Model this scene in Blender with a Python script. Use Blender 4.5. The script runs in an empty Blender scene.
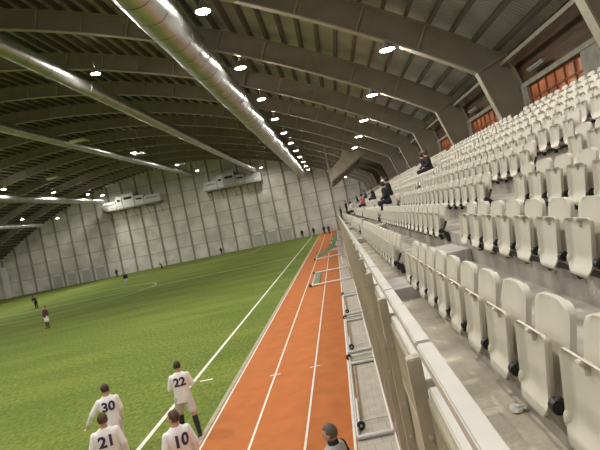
import bpy, bmesh, math, random
from mathutils import Vector, Matrix
from mathutils.bvhtree import BVHTree
random.seed(7)
PI = math.pi
SC = bpy.context.scene
COL = SC.collection
ZC = 4.52                      # eye height above the pitch
S = 7.75                       # spacing of the roof arches
YEND = 106.0
YBACK = -14.0

# ------------------------------------------------------------------ helpers
ONES = ['', 'first', 'second', 'third', 'fourth', 'fifth', 'sixth', 'seventh', 'eighth', 'ninth', 'tenth', 'eleventh',
        'twelfth', 'thirteenth', 'fourteenth', 'fifteenth', 'sixteenth', 'seventeenth', 'eighteenth', 'nineteenth']
TENS = ['', '', 'twenty', 'thirty', 'forty', 'fifty', 'sixty', 'seventy', 'eighty', 'ninety']
TENTH = ['', '', 'twentieth', 'thirtieth', 'fortieth', 'fiftieth', 'sixtieth', 'seventieth', 'eightieth', 'ninetieth']
def ordn(n):
    if n < 20: return ONES[n]
    if n % 10 == 0: return TENTH[n // 10]
    return TENS[n // 10] + '-' + ONES[n % 10]

def tag(o, label=None, cat=None, group=None, kind=None):
    if label: o['label'] = label
    if cat: o['category'] = cat
    if group: o['group'] = group
    if kind: o['kind'] = kind
    return o
def empty(name, loc=(0, 0, 0), rz=0.0):
    o = bpy.data.objects.new(name, None); COL.objects.link(o)
    o.location = loc; o.rotation_euler = (0, 0, rz); o.empty_display_size = .1
    return o
def copy_tree(o, parent=None):
    c = o.copy(); COL.objects.link(c)
    if parent is not None: c.parent = parent
    for ch in list(o.children): copy_tree(ch, c)
    return c
def link(name, me, parent=None):
    o = bpy.data.objects.new(name, me); COL.objects.link(o)
    if parent is not None: o.parent = parent
    return o

class MB:
    def __init__(s): s.v = []; s.f = []; s.m = []; s.cur = 0
    def add(s, vs, fs):
        b = len(s.v); s.v += [tuple(p) for p in vs]
        for f in fs: s.f.append([i + b for i in f]); s.m.append(s.cur)
    def box(s, x0, x1, y0, y1, z0, z1):
        s.add([(x0,y0,z0),(x1,y0,z0),(x1,y1,z0),(x0,y1,z0),(x0,y0,z1),(x1,y0,z1),(x1,y1,z1),(x0,y1,z1)],
              [(0,3,2,1),(4,5,6,7),(0,1,5,4),(1,2,6,5),(2,3,7,6),(3,0,4,7)])
    def bbox(s, x0, x1, y0, y1, z0, z1, r=.01):
        """box with chamfered edges"""
        bm = bmesh.new(); bmesh.ops.create_cube(bm, size=1)
        for v in bm.verts:
            v.co = Vector(((x0+x1)/2 + v.co.x*(x1-x0), (y0+y1)/2 + v.co.y*(y1-y0), (z0+z1)/2 + v.co.z*(z1-z0)))
        bmesh.ops.bevel(bm, geom=bm.edges[:], offset=r, segments=2, affect='EDGES')
        s.frombm(bm)
    def frombm(s, bm):
        bm.verts.index_update()
        s.add([v.co.copy() for v in bm.verts], [[v.index for v in f.verts] for f in bm.faces]); bm.free()
    def prism_y(s, pts, y0, y1):
        """closed xz outline extruded along y"""
        n = len(pts)
        vs = [(p[0], y0, p[1]) for p in pts] + [(p[0], y1, p[1]) for p in pts]
        fs = [[i, (i+1) % n, (i+1) % n + n, i + n] for i in range(n)]
        fs += [list(range(n))[::-1], list(range(n, 2*n))]
        s.add(vs, fs)
    def tube(s, pts, r, n=8, caps=True, rs=None):
        pts = [Vector(p) for p in pts]; rings = []
        up = None
        for i, p in enumerate(pts):
            a = pts[max(i-1, 0)]; b = pts[min(i+1, len(pts)-1)]
            d = (b - a).normalized()
            if up is None: up = Vector((0, 0, 1)) if abs(d.z) < .9 else Vector((1, 0, 0))
            x = d.cross(up).normalized(); y = x.cross(d).normalized(); up = y
            rr = rs[i] if rs else r
            rings.append([p + x*rr*math.cos(2*PI*k/n) + y*rr*math.sin(2*PI*k/n) for k in range(n)])
        vs = [q for ring in rings for q in ring]
        fs = []
        for i in range(len(pts)-1):
            for k in range(n):
                a = i*n + k; b = i*n + (k+1) % n
                fs.append([a, b, b+n, a+n])
        if caps:
            fs.append(list(range(n))[::-1]); fs.append([(len(pts)-1)*n + k for k in range(n)])
        s.add(vs, fs)
    def lathe(s, prof, c=(0, 0, 0), n=20):
        vs = []; fs = []
        for (r, z) in prof:
            for k in range(n):
                vs.append((c[0] + r*math.cos(2*PI*k/n), c[1] + r*math.sin(2*PI*k/n), c[2] + z))
        for i in range(len(prof)-1):
            for k in range(n):
                a = i*n+k; b = i*n+(k+1) % n
                fs.append([a, b, b+n, a+n])
        s.add(vs, fs)
    def disc_x(s, c, r, t, n=16):
        """short cylinder with its axis along y"""
        s.tube([(c[0], c[1]-t/2, c[2]), (c[0], c[1]+t/2, c[2])], r, n)
    def ell(s, c, rx, ry, rz, M=None, nu=14, nv=9):
        vs = []; fs = []
        for j in range(nv+1):
            t = PI*j/nv
            for k in range(nu):
                p = 2*PI*k/nu
                q = Vector((rx*math.sin(t)*math.cos(p), ry*math.sin(t)*math.sin(p), rz*math.cos(t)))
                if M: q = M @ q
                vs.append(q + Vector(c))
        for j in range(nv):
            for k in range(nu):
                a = j*nu+k; b = j*nu+(k+1) % nu
                fs.append([a, a+nu, b+nu, b])
        s.add(vs, fs)
    def mesh(s, name, mats, smooth=False):
        me = bpy.data.meshes.new(name); me.from_pydata(s.v, [], s.f)
        for m in (mats if isinstance(mats, (list, tuple)) else [mats]): me.materials.append(m)
        for p, i in zip(me.polygons, s.m): p.material_index = i; p.use_smooth = smooth
        bm = bmesh.new(); bm.from_mesh(me)
        bmesh.ops.recalc_face_normals(bm, faces=bm.faces); bm.to_mesh(me); bm.free()
        me.update(); return me
    def build(s, name, mats, parent=None, smooth=False, angle=None):
        me = s.mesh(name, mats, smooth)
        if angle:
            try: me.set_sharp_from_angle(angle=math.radians(angle))
            except Exception: pass
        return link(name, me, parent)

# ------------------------------------------------------------------ materials
def mat(name, col, rough=.6, metal=0.0, var=0.0, scale=4.0, bump=0.0, bscale=60.0, col2=None, spec=None, detail=4.0, stretch=None):
    m = bpy.data.materials.new(name); m.use_nodes = True
    nt = m.node_tree; b = nt.nodes['Principled BSDF']
    b.inputs['Base Color'].default_value = (*col, 1); b.inputs['Roughness'].default_value = rough
    b.inputs['Metallic'].default_value = metal
    if spec is not None: b.inputs['Specular IOR Level'].default_value = spec
    tc = nt.nodes.new('ShaderNodeTexCoord'); src = tc.outputs['Object']
    if stretch:
        mp = nt.nodes.new('ShaderNodeMapping'); mp.inputs['Scale'].default_value = stretch
        nt.links.new(src, mp.inputs['Vector']); src = mp.outputs['Vector']
    if var or col2:
        n = nt.nodes.new('ShaderNodeTexNoise'); n.inputs['Scale'].default_value = scale; n.inputs['Detail'].default_value = detail
        nt.links.new(src, n.inputs['Vector'])
        r = nt.nodes.new('ShaderNodeValToRGB')
        c2 = col2 or tuple(c*(1-var) for c in col); c1 = col if col2 else tuple(min(1, c*(1+var*.5)) for c in col)
        r.color_ramp.elements[0].position = .35; r.color_ramp.elements[1].position = .68
        r.color_ramp.elements[0].color = (*c2, 1); r.color_ramp.elements[1].color = (*c1, 1)
        nt.links.new(n.outputs['Fac'], r.inputs['Fac']); nt.links.new(r.outputs['Color'], b.inputs['Base Color'])
    if bump:
        n2 = nt.nodes.new('ShaderNodeTexNoise'); n2.inputs['Scale'].default_value = bscale; n2.inputs['Detail'].default_value = 6
        nt.links.new(src, n2.inputs['Vector'])
        bp = nt.nodes.new('ShaderNodeBump'); bp.inputs['Strength'].default_value = bump; bp.inputs['Distance'].default_value = .02
        nt.links.new(n2.outputs['Fac'], bp.inputs['Height']); nt.links.new(bp.outputs['Normal'], b.inputs['Normal'])
    return m
def emis(name, col, strength):
    m = bpy.data.materials.new(name); m.use_nodes = True
    b = m.node_tree.nodes['Principled BSDF']
    b.inputs['Base Color'].default_value = (.9, .9, .9, 1)
    b.inputs['Emission Color'].default_value = (*col, 1); b.inputs['Emission Strength'].default_value = strength
    return m

M = {}
M['seat'] = mat('seat_plastic', (.64, .60, .50), .42, var=.10, scale=3, bump=.02)
M['black'] = mat('black_plastic', (.012, .012, .014), .45)
M['concrete'] = mat('concrete_walkway', (.62, .565, .45), .9, var=.30, scale=2.2, bump=.2, bscale=40, spec=.1, detail=7)
M['terrace'] = mat('concrete_terrace', (.44, .41, .355), .88, var=.40, scale=2.6, bump=.25, bscale=40)
M['step'] = mat('concrete_step', (.42, .40, .36), .85, var=.2, scale=4, bump=.2)
M['rail'] = mat('rail_paint', (.54, .52, .46), .4, var=.06)
M['fence'] = mat('fence_paint', (.48, .435, .33), .5, var=.1)
M['fascia'] = mat('fascia_concrete', (.44, .39, .28), .75, var=.18, scale=1.5, bump=.1)
M['brickred'] = mat('peeled_plinth', (.52, .44, .34), .85, col2=(.46, .16, .11), scale=5, detail=8)
M['steel'] = mat('arch_steel_paint', (.30, .265, .195), .55, var=.12, scale=1.2)
M['flange'] = mat('flange_paint', (.42, .385, .30), .5, var=.1)
M['purlin'] = mat('purlin_steel', (.10, .088, .065), .55)
M['brown'] = mat('rear_wall_boards', (.10, .052, .020), .7, var=.5, scale=2, stretch=(1, .3, 3))
M['pier'] = mat('pier_concrete', (.29, .275, .22), .8, var=.2)
M['white'] = mat('white_paint', (.78, .78, .75), .4)
M['line'] = mat('white_line', (.80, .80, .72), .7, var=.12, scale=6)
M['alu'] = mat('aluminium', (.62, .63, .62), .38, metal=.7)
M['grey'] = mat('grey_paint', (.36, .37, .35), .55, var=.15)
M['kerb'] = mat('kerb', (.42, .37, .27), .8, var=.2)
M['net'] = mat('net_green', (.16, .30, .17), .8)
M['netgrey'] = mat('net_greygreen', (.28, .33, .20), .8)
M['orange'] = mat('orange_pad', (.40, .27, .15), .6, var=.2)
M['tyre'] = mat('tyre', (.02, .02, .02), .7)
M['duct'] = mat('galvanised_duct', (.55, .545, .52), .30, metal=.9, var=.14, scale=1.3)
M['ductband'] = mat('duct_band', (.20, .19, .17), .45, metal=.7)
M['unit'] = mat('vent_unit_white', (.74, .75, .70), .5, var=.05)
M['unitgrey'] = mat('vent_unit_grey', (.42, .43, .40), .55, var=.1)
M['dark'] = mat('dark_opening', (.015, .015, .015), .7)
M['skin'] = mat('skin', (.56, .33, .23), .55)
M['hair'] = mat('hair_dark', (.035, .020, .012), .6)
M['hairbrown'] = mat('hair_brown', (.085, .042, .02), .6)
M['hairgrey'] = mat('hair_grey', (.12, .105, .085), .6)
M['shirt'] = mat('shirt_white', (.90, .88, .88), .75, var=.05)
M['shorts'] = mat('shorts_white', (.66, .62, .60), .75, var=.1)
M['sock'] = mat('sock_black', (.018, .02, .028), .8)
M['boot'] = mat('boot_dark', (.025, .02, .02), .5)
M['number'] = mat('number_print', (.05, .035, .12), .6)
M['jacket'] = mat('jacket_grey', (.42, .41, .42), .7)
M['navy'] = mat('cloth_navy', (.018, .022, .06), .8)
M['blackcloth'] = mat('cloth_black', (.012, .012, .015), .8)
M['red'] = mat('cloth_red', (.55, .10, .07), .8)
M['maroon'] = mat('cloth_maroon', (.10, .03, .03), .8)
M['blue'] = mat('cloth_blue', (.04, .07, .22), .8)
M['pale'] = mat('cloth_pale', (.60, .58, .62), .8)
M['eye'] = mat('eye_dark', (.02, .02, .02), .3)
M['lip'] = mat('lip', (.38, .15, .12), .5)
M['lamp'] = emis('lamp_lens', (1.0, .965, .90), 390)
M['lamp3'] = emis('stand_lamp_lens', (1.0, .965, .90), 235)
M['lamp2'] = emis('pitch_lamp_lens', (1.0, .965, .90), 1300)
M['lampbody'] = mat('lamp_housing', (.45, .45, .43), .4, metal=.6)
M['panel'] = mat('reflector_panel', (.85, .85, .82), .35)
M['rod'] = mat('rod', (.12, .11, .09), .5)

def wave_mat(name, c1, c2, axis, scale, rough, metal, bump):
    m = mat(name, c1, rough, metal, var=.25, scale=.6)
    nt = m.node_tree; b = nt.nodes['Principled BSDF']
    tc = nt.nodes.new('ShaderNodeTexCoord'); w = nt.nodes.new('ShaderNodeTexWave')
    w.wave_type = 'BANDS'; w.bands_direction = axis; w.inputs['Scale'].default_value = scale; w.inputs['Distortion'].default_value = 0
    nt.links.new(tc.outputs['Object'], w.inputs['Vector'])
    bp = nt.nodes.new('ShaderNodeBump'); bp.inputs['Strength'].default_value = bump; bp.inputs['Distance'].default_value = .04
    nt.links.new(w.outputs['Fac'], bp.inputs['Height']); nt.links.new(bp.outputs['Normal'], b.inputs['Normal'])
    return m
M['deck'] = wave_mat('roof_deck', (.53, .53, .51), None, 'Y', 1.6, .36, .45, .6)

def grass_mat():
    m = mat('turf', (.150, .200, .040), .95, spec=.08); nt = m.node_tree; b = nt.nodes['Principled BSDF']
    tc = nt.nodes.new('ShaderNodeTexCoord')
    def noise(sc, st=None, d=5):
        n = nt.nodes.new('ShaderNodeTexNoise'); n.inputs['Scale'].default_value = sc; n.inputs['Detail'].default_value = d
        if st:
            mp = nt.nodes.new('ShaderNodeMapping'); mp.inputs['Scale'].default_value = st
            nt.links.new(tc.outputs['Object'], mp.inputs['Vector']); nt.links.new(mp.outputs['Vector'], n.inputs['Vector'])
        else: nt.links.new(tc.outputs['Object'], n.inputs['Vector'])
        return n
    a = noise(9, (1, .55, 1)); c = noise(.35, (.35, 1.2, 1))
    r1 = nt.nodes.new('ShaderNodeValToRGB'); r1.color_ramp.elements[0].position = .3; r1.color_ramp.elements[1].position = .72
    r1.color_ramp.elements[0].color = (.108, .152, .028, 1); r1.color_ramp.elements[1].color = (.238, .288, .072, 1)
    nt.links.new(a.outputs['Fac'], r1.inputs['Fac'])
    r2 = nt.nodes.new('ShaderNodeValToRGB'); r2.color_ramp.elements[0].position = .35; r2.color_ramp.elements[1].position = .65
    r2.color_ramp.elements[0].color = (.80, .84, .80, 1); r2.color_ramp.elements[1].color = (1.08, 1.06, 1.0, 1)
    nt.links.new(c.outputs['Fac'], r2.inputs['Fac'])
    mx = nt.nodes.new('ShaderNodeMix'); mx.data_type = 'RGBA'; mx.blend_type = 'MULTIPLY'; mx.inputs['Factor'].default_value = 1
    nt.links.new(r1.outputs['Color'], mx.inputs['A']); nt.links.new(r2.outputs['Color'], mx.inputs['B'])
    nt.links.new(mx.outputs['Result'], b.inputs['Base Color'])
    n2 = noise(45); bp = nt.nodes.new('ShaderNodeBump'); bp.inputs['Strength'].default_value = .5; bp.inputs['Distance'].default_value = .03
    nt.links.new(n2.outputs['Fac'], bp.inputs['Height']); nt.links.new(bp.outputs['Normal'], b.inputs['Normal'])
    return m
M['grass'] = grass_mat()
M['track'] = mat('track_rubber', (.50, .165, .052), .85, var=.10, scale=2.0, bump=.3, bscale=80, spec=.15)

def brick_mat(name, c1, c2, mortar, bw, bh, ms, rough=.85):
    m = bpy.data.materials.new(name); m.use_nodes = True; nt = m.node_tree; b = nt.nodes['Principled BSDF']
    tc = nt.nodes.new('ShaderNodeTexCoord'); br = nt.nodes.new('ShaderNodeTexBrick')
    br.inputs['Color1'].default_value = (*c1, 1); br.inputs['Color2'].default_value = (*c2, 1); br.inputs['Mortar'].default_value = (*mortar, 1)
    br.inputs['Scale'].default_value = 1; br.inputs['Brick Width'].default_value = bw; br.inputs['Row Height'].default_value = bh
    br.inputs['Mortar Size'].default_value = ms
    nt.links.new(tc.outputs['Object'], br.inputs['Vector'])
    n = nt.nodes.new('ShaderNodeTexNoise'); n.inputs['Scale'].default_value = 3; n.inputs['Detail'].default_value = 6
    nt.links.new(tc.outputs['Object'], n.inputs['Vector'])
    r = nt.nodes.new('ShaderNodeValToRGB'); r.color_ramp.elements[0].color = (.72, .72, .72, 1); r.color_ramp.elements[1].color = (1.1, 1.1, 1.1, 1)
    nt.links.new(n.outputs['Fac'], r.inputs['Fac'])
    mx = nt.nodes.new('ShaderNodeMix'); mx.data_type = 'RGBA'; mx.blend_type = 'MULTIPLY'; mx.inputs['Factor'].default_value = 1
    nt.links.new(br.outputs['Color'], mx.inputs['A']); nt.links.new(r.outputs['Color'], mx.inputs['B'])
    nt.links.new(mx.outputs['Result'], b.inputs['Base Color']); b.inputs['Roughness'].default_value = rough
    return m
M['paver'] = brick_mat('paving_slabs', (.52, .50, .42), (.48, .46, .38), (.37, .35, .29), .3, .45, .008)
M['wall'] = mat('end_wall_panels', (.76, .72, .64), .75, var=.22, scale=.35, bump=.05, detail=7)
M['wallrib'] = mat('end_wall_ribs', (.34, .31, .25), .7, var=.2)
M['seam'] = mat('end_wall_seam', (.36, .335, .285), .8)
M['plinth'] = mat('end_wall_lower_panels', (.76, .73, .66), .75, var=.22, scale=.5)
M['recess'] = mat('recess_panel', (.52, .50, .45), .7, var=.2)

def window_glass():
    m = bpy.data.materials.new('orange_lit_glass'); m.use_nodes = True; nt = m.node_tree; b = nt.nodes['Principled BSDF']
    tc = nt.nodes.new('ShaderNodeTexCoord'); n = nt.nodes.new('ShaderNodeTexNoise'); n.inputs['Scale'].default_value = 1.1
    nt.links.new(tc.outputs['Object'], n.inputs['Vector'])
    r = nt.nodes.new('ShaderNodeValToRGB'); r.color_ramp.elements[0].position = .35; r.color_ramp.elements[1].position = .7
    r.color_ramp.elements[0].color = (.30, .07, .018, 1); r.color_ramp.elements[1].color = (.85, .30, .11, 1)
    nt.links.new(n.outputs['Fac'], r.inputs['Fac']); nt.links.new(r.outputs['Color'], b.inputs['Emission Color'])
    b.inputs['Base Color'].default_value = (.12, .05, .03, 1); b.inputs['Roughness'].default_value = .2
    b.inputs['Emission Strength'].default_value = .42
    return m
M['glass'] = window_glass()

# ------------------------------------------------------------------ ground
XT0, XT1 = -3.97, -.48
mb = MB(); mb.box(-73, XT0-.12, YBACK, YEND, -.1, 0); tag(mb.build('floor_turf', M['grass']), kind='structure')
mb = MB(); mb.box(XT0, XT1, YBACK, YEND, -.1, .004); tag(mb.build('floor_running_track', M['track']), kind='structure')
mb = MB(); mb.box(XT0-.12, XT0, YBACK, YEND, -.1, .02); tag(mb.build('trim_track_kerb', M['kerb']), kind='structure')
mb = MB(); mb.box(XT1, .34, YBACK, YEND, -.1, .01); tag(mb.build('floor_paved_strip', M['paver']), kind='structure')
def line(name, x0, x1, y0, y1, z=.0): 
    mb = MB(); mb.box(x0, x1, y0, y1, z-.004, z+.005); return tag(mb.build(name, M['line']), kind='structure')
for x in (-3.92, -2.75, -1.53, XT1-.05): line('track_lane_line', x-.025, x+.025, YBACK, YEND, .004)
for x in (-2.75, -1.53): line('track_tick_line', x-.16, x+.16, 15.0, 15.06, .004)
line('pitch_touch_line', -5.62, -5.50, 0, 103)
line('pitch_touch_line', -58.1, -57.98, 0, 103)
line('pitch_halfway_line', -57.98, -5.62, 57.95, 58.05)
line('pitch_goal_line', -57.98, -5.62, 102.9, 103)
line('pitch_goal_line', -57.98, -5.62, 0, .1)
line('coaching_area_tick_line', -5.32, -4.9, 15.9, 16.0)
mb = MB()
cx, cy = -31.8, 58.0
for k in range(64):
    a, b = 2*PI*k/64, 2*PI*(k+1)/64
    mb.add([(cx+r*math.cos(t), cy+r*math.sin(t), .005) for (r, t) in ((9.1, a), (9.2, a), (9.2, b), (9.1, b))], [(0, 1, 2, 3)])
tag(mb.build('pitch_centre_circle_line', M['line']), kind='structure')
for (a, b, c, d) in ((-48, -15.6, 86.4, 86.5), (-48.1, -48, 86.4, 103), (-15.6, -15.5, 86.4, 103)): line('pitch_penalty_area_line', a, b, c, d)

# ------------------------------------------------------------------ roof
RC = (-31.0, 14.9 + ZC - 70.0)
def arc(R, x):
    return RC[1] + math.sqrt(R*R - (x-RC[0])**2)
def arcpts(R, x0, x1, n):
    a0 = math.acos((x0-RC[0])/R); a1 = math.acos((x1-RC[0])/R)
    return [(RC[0]+R*math.cos(a0+(a1-a0)*i/n), RC[1]+R*math.sin(a0+(a1-a0)*i/n)) for i in range(n+1)]
XR, XL = 6.45, -68.45
def ribbon(R0, R1, x0, x1, n=44):
    lo = arcpts(R0, x0, x1, n); hi = arcpts(R1, x0, x1, n)
    return lo, hi
def arc_solid(mb, R0, R1, x0, x1, y0, y1, n=44):
    lo, hi = ribbon(R0, R1, x0, x1, n)
    vs = []
    for i in range(n+1):
        vs += [(lo[i][0], y0, lo[i][1]), (hi[i][0], y0, hi[i][1]), (hi[i][0], y1, hi[i][1]), (lo[i][0], y1, lo[i][1])]
    fs = [[0, 1, 2, 3], [4*n+3, 4*n+2, 4*n+1, 4*n]]
    for i in range(n):
        a = 4*i
        for k in range(4): fs.append([a+k, a+4+k, a+4+(k+1) % 4, a+(k+1) % 4])
    mb.add(vs, fs)
mb = MB(); arc_solid(mb, 71.42, 71.55, -71.5, 8.9, YBACK, YEND, 60)
tag(mb.build('ceiling', M['deck'], smooth=False), kind='structure')

arch = empty('roof_arch', (0, 0, 0))
w = MB(); arc_solid(w, 70.0, 71.1, XL, XR, -.02, .02)
w.build('web', M['steel'], arch)
na = 32
for i in range(1, na):
    th0 = math.acos((XL-RC[0])/70.0); th1 = math.acos((XR-RC[0])/70.0); th = th0+(th1-th0)*i/na
    c, s_ = math.cos(th), math.sin(th); tx, tz = -s_, c
    p = [(RC[0]+R_*c+d*tx, RC[1]+R_*s_+d*tz) for (R_, d) in ((70.03, -.03), (70.03, .03), (71.04, .03), (71.04, -.03))]
    st = MB(); st.prism_y(p, -.12, .12); st.build('stiffener', M['flange'], arch)
f = MB(); arc_solid(f, 69.96, 70.02, XL, XR, -.17, .17); f.build('lower_flange', M['flange'], arch)
f = MB(); arc_solid(f, 71.05, 71.10, XL, XR, -.17, .17); f.build('upper_flange', M['steel'], arch)
def leg(mx, base):
    zk = arc(70.0, XR); L = zk - base; dx = L*.30
    X = lambda x: x if not mx else 2*RC[0] - x
    kx, bx = XR, XR+dx
    ox = kx+1.22; oz = arc(71.08, ox)
    obx = ox + (oz-base)*.30
    mb = MB()
    mb.prism_y([(X(kx), zk), (X(bx), base), (X(obx), base), (X(ox), oz), (X(kx), arc(71.08, kx))], -.02, .02)
    mb.cur = 1
    mb.prism_y([(X(kx-.03), zk), (X(bx-.03), base), (X(bx+.03), base), (X(kx+.03), zk)], -.17, .17)
    mb.prism_y([(X(ox-.03), oz), (X(obx-.03), base), (X(obx+.03), base), (X(ox+.03), oz)], -.17, .17)
    mb.prism_y([(X(kx-.02), zk), (X(ox-.02), oz-.02), (X(ox+.02), oz-.06), (X(kx+.02), zk-.04)], -.12, .12)
    return mb.build('leg', [M['steel'], M['flange']], arch)
leg(False, 5.6); leg(True, 0.0)
arches = [-1, 0, 1, 2, 3, 4, 5, 6, 7, 8, 9, 10, 11, 12]
for j, n in enumerate(arches):
    a = arch if j == 0 else copy_tree(arch)
    a.location.y = S*(n+.5)
    k = n+1
    lab = ('brown curved steel roof arch behind the camera, spanning the hall' if n < 0 else
           'brown curved steel roof arch spanning the hall, %s from the camera' % ordn(k))
    tag(a, lab, 'roof arch', 'curved steel roof arches')
# purlins under the deck
NP = 88
th0 = math.acos((-70.8-RC[0])/71.25); th1 = math.acos((8.3-RC[0])/71.25)
for i in range(NP+1):
    th = th0+(th1-th0)*i/NP; c, s_ = math.cos(th), math.sin(th); tx, tz = -s_, c
    mb = MB()
    mb.prism_y([(RC[0]+R*c+d*tx, RC[1]+R*s_+d*tz) for (R, d) in ((71.10, -.07), (71.10, .07), (71.42, .07), (71.42, -.07))], YBACK, YEND)
    tag(mb.build('roof_purlin_beam', M['purlin']), kind='structure')

# ------------------------------------------------------------------ walls
mb = MB()
top = arcpts(71.4, -71.4, 8.9, 60)
poly = [(-73, 0), (8.9, 0), (8.9, top[-1][1])]
def gable(mb, y0, y1):
    xs = [-71.4 + 80.3*i/60 for i in range(61)]
    vs = []; 
    for x in xs: vs += [(x, y0, -.1), (x, y0, arc(71.42, x))]
    fs = [[2*i, 2*i+2, 2*i+3, 2*i+1] for i in range(60)]
    mb.add(vs, fs)
    mb.add([(x, y1, z) for (x, y, z) in vs], fs)
    mb.add([(-74, y0, -.1), (-71.4, y0, -.1), (-71.4, y0, arc(71.42, -71.4)), (-74, y0, 4)], [(0, 1, 2, 3)])
gable(mb, YEND, YEND+.3)
wall = mb.build('wall_far', M['wall']); tag(wall, kind='structure')
# panels of the lowest course, ribs and horizontal seams
RS = 3.1
k = 0; mb = MB(); rb = MB(); sm = MB()
x = -71.3
ribx = []
while x < 8.5: ribx.append(x); x += RS
for i, x in enumerate(ribx):
    zt = arc(71.0, max(min(x, 8.4), -71))
    rb.box(x-.13, x+.13, YEND-.28, YEND, 0, zt)
    if i+1 < len(ribx):
        mb.box(x+.13, ribx[i+1]-.13, YEND-.05, YEND, 0.15, 2.95)
        z = 3.0
        while z < zt-.5:
            sm.box(x+.13, ribx[i+1]-.13, YEND-.03, YEND, z-.05, z+.05); z += 2.9
tag(rb.build('wall_far_ribs_trim', M['wallrib']), kind='structure')
tag(mb.build('wall_far_lower_panels', M['plinth']), kind='structure')
tag(sm.build('wall_far_seams_trim', M['seam']), kind='structure')
dn = 0
for xd in (-61, -58, -55, -52, -17.3, -14.2, -10.9):
    j = min(range(len(ribx)-1), key=lambda q: abs((ribx[q]+ribx[q+1])/2-xd)); xc = (ribx[j]+ribx[j+1])/2; dn += 1
    d = empty('door_%d' % dn, (xc, YEND-.05, 0)); tag(d, kind='structure')
    fr = MB(); fr.box(-1.15, -.95, -.14, 0, 0, 2.8); fr.box(.95, 1.15, -.14, 0, 0, 2.8); fr.box(-1.15, 1.15, -.14, 0, 2.5, 2.8)
    fr.build('frame', M['unit'], d)
    p = MB(); p.box(-.95, .95, -.05, 0, 0, 2.5); 
    p.build('panel', M['recess'], d)
mb = MB(); mb.box(-73.3, -73, YBACK, YEND, -.1, 6.5); tag(mb.build('wall_left', M['wall']), kind='structure')

mb = MB(); mb.bbox(-71.1, -70.2, 104.6, 105.4, 0, 6.6, .03); tag(mb.build('wall_left_pillar', M['unit']), kind='structure')
# rear wall of the stand: dark boards above, piers and orange lit windows
XW = 8.05
mb = MB(); mb.box(XW, XW+.2, YBACK, YEND, 0, 6.25); mb.box(XW, XW+.2, YBACK, YEND, 7.72, arc(71.45, XW+.1)-.02)
tag(mb.build('wall_right', M['brown']), kind='structure')
hd = MB(); hd.box(XW-.12, XW, YBACK, YEND, 7.56, 7.72); tag(hd.build('trim_window_header', M['pier']), kind='structure')
eb = MB(); eb.box(7.40, 7.52, YBACK, YEND, 8.62, 8.76); tag(eb.build('trim_eaves_beam', M['steel']), kind='structure')
wn = 0
for n in range(-1, 12):
    yb = S*(n+.5)
    pr = MB(); pr.box(XW-.1, XW+.2, yb+2.0, yb+3.0, 6.16, 7.56); pr.box(XW-.1, XW+.2, yb-.5, yb+.35, 6.16, 7.56); pr.box(XW-.1, XW+.2, yb+7.05, yb+7.3, 6.16, 7.56)
    tag(pr.build('wall_right_pier', M['pier']), kind='structure')
    for (a, b, ncol) in ((3.0, 7.05, 6), (.35, 2.0, 3)):
        wn += 1
        we = empty('window_%d' % wn, (XW, yb+a, 6.25)); tag(we, kind='structure')
        L = b-a; fr = MB()
        for q in range(ncol+1):
            yy = L*q/ncol; fr.box(0, .06, max(0, yy-.035), min(L, yy+.035), 0, 1.31)
        fr.box(0, .06, 0, L, 0, .05); fr.box(0, .06, 0, L, 1.26, 1.31); fr.box(0, .06, 0, L, .80, .86)
        fr.build('frame', mat('window_frame_brown', (.24, .085, .035), .6) if wn == 1 else bpy.data.materials['window_frame_brown'], we)
        g = MB(); g.box(.07, .10, 0, L, 0, 1.31); g.build('glass', M['glass'], we)
for k, yl in enumerate((17.2, 25.0)):
    b = empty('batten_light', (7.79, yl, 7.95))
    t = MB(); t.bbox(-.08, .08, -.65, .65, 0, .06, .012); t.build('body', M['grey'], b)
    t = MB(); t.tube([(0, -.6, -.03), (0, .6, -.03)], .02, 10); t.build('tube', M['unitgrey'], b)
    t = MB(); t.box(-.02, .3, -.04, .04, .06, .09); t.build('bracket', M['rod'], b)
    tag(b, ('unlit batten light on the rear wall above the nearest orange windows', 'unlit batten light on the rear wall above the second orange windows')[k], 'light', 'unlit batten lights on the rear wall')

# ------------------------------------------------------------------ the stand
RX0, PITCH, RISE, T1 = .86, .765, .333, ZC-1.02
NROW = 9
ZW = ZC-1.35
mb = MB()
pts = [(.27, ZW)]
z = ZW
for j in range(NROW):
    x = RX0+PITCH*j; pts += [(x, z), (x, T1+RISE*j)]; z = T1+RISE*j
pts += [(XW, z), (XW, 0), (.36, 0), (.36, ZW-.55), (.27, ZW-.55)]
# built as strips so that the outline is filled cleanly
vs = []; n = len(pts)
for y in (YBACK, YEND-3): vs += [(p[0], y, p[1]) for p in pts]
fs = [[i, (i+1) % n, (i+1) % n+n, i+n] for i in range(n)]
mb.add(vs, fs)
for y in (0, 1):
    o = y*n
    zz = pts[-3][1]
    for j in range(NROW):
        x0 = RX0+PITCH*j; x1 = RX0+PITCH*(j+1) if j < NROW-1 else XW
        yy = (YBACK, YEND-3)[y]; zt = T1+RISE*j
        mb.add([(x0, yy, 0), (x1, yy, 0), (x1, yy, zt), (x0, yy, zt)], [(0, 1, 2, 3)])
mb.box(.36, RX0, YEND-3.2, YEND-3, 0, ZW)
tag(mb.build('terrace_floor', M['terrace']), kind='structure')
mb = MB(); mb.box(.275, RX0-.002, YBACK, YEND-3.01, ZW-.02, ZW+.004); tag(mb.build('walkway_floor', M['concrete']), kind='structure')
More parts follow.
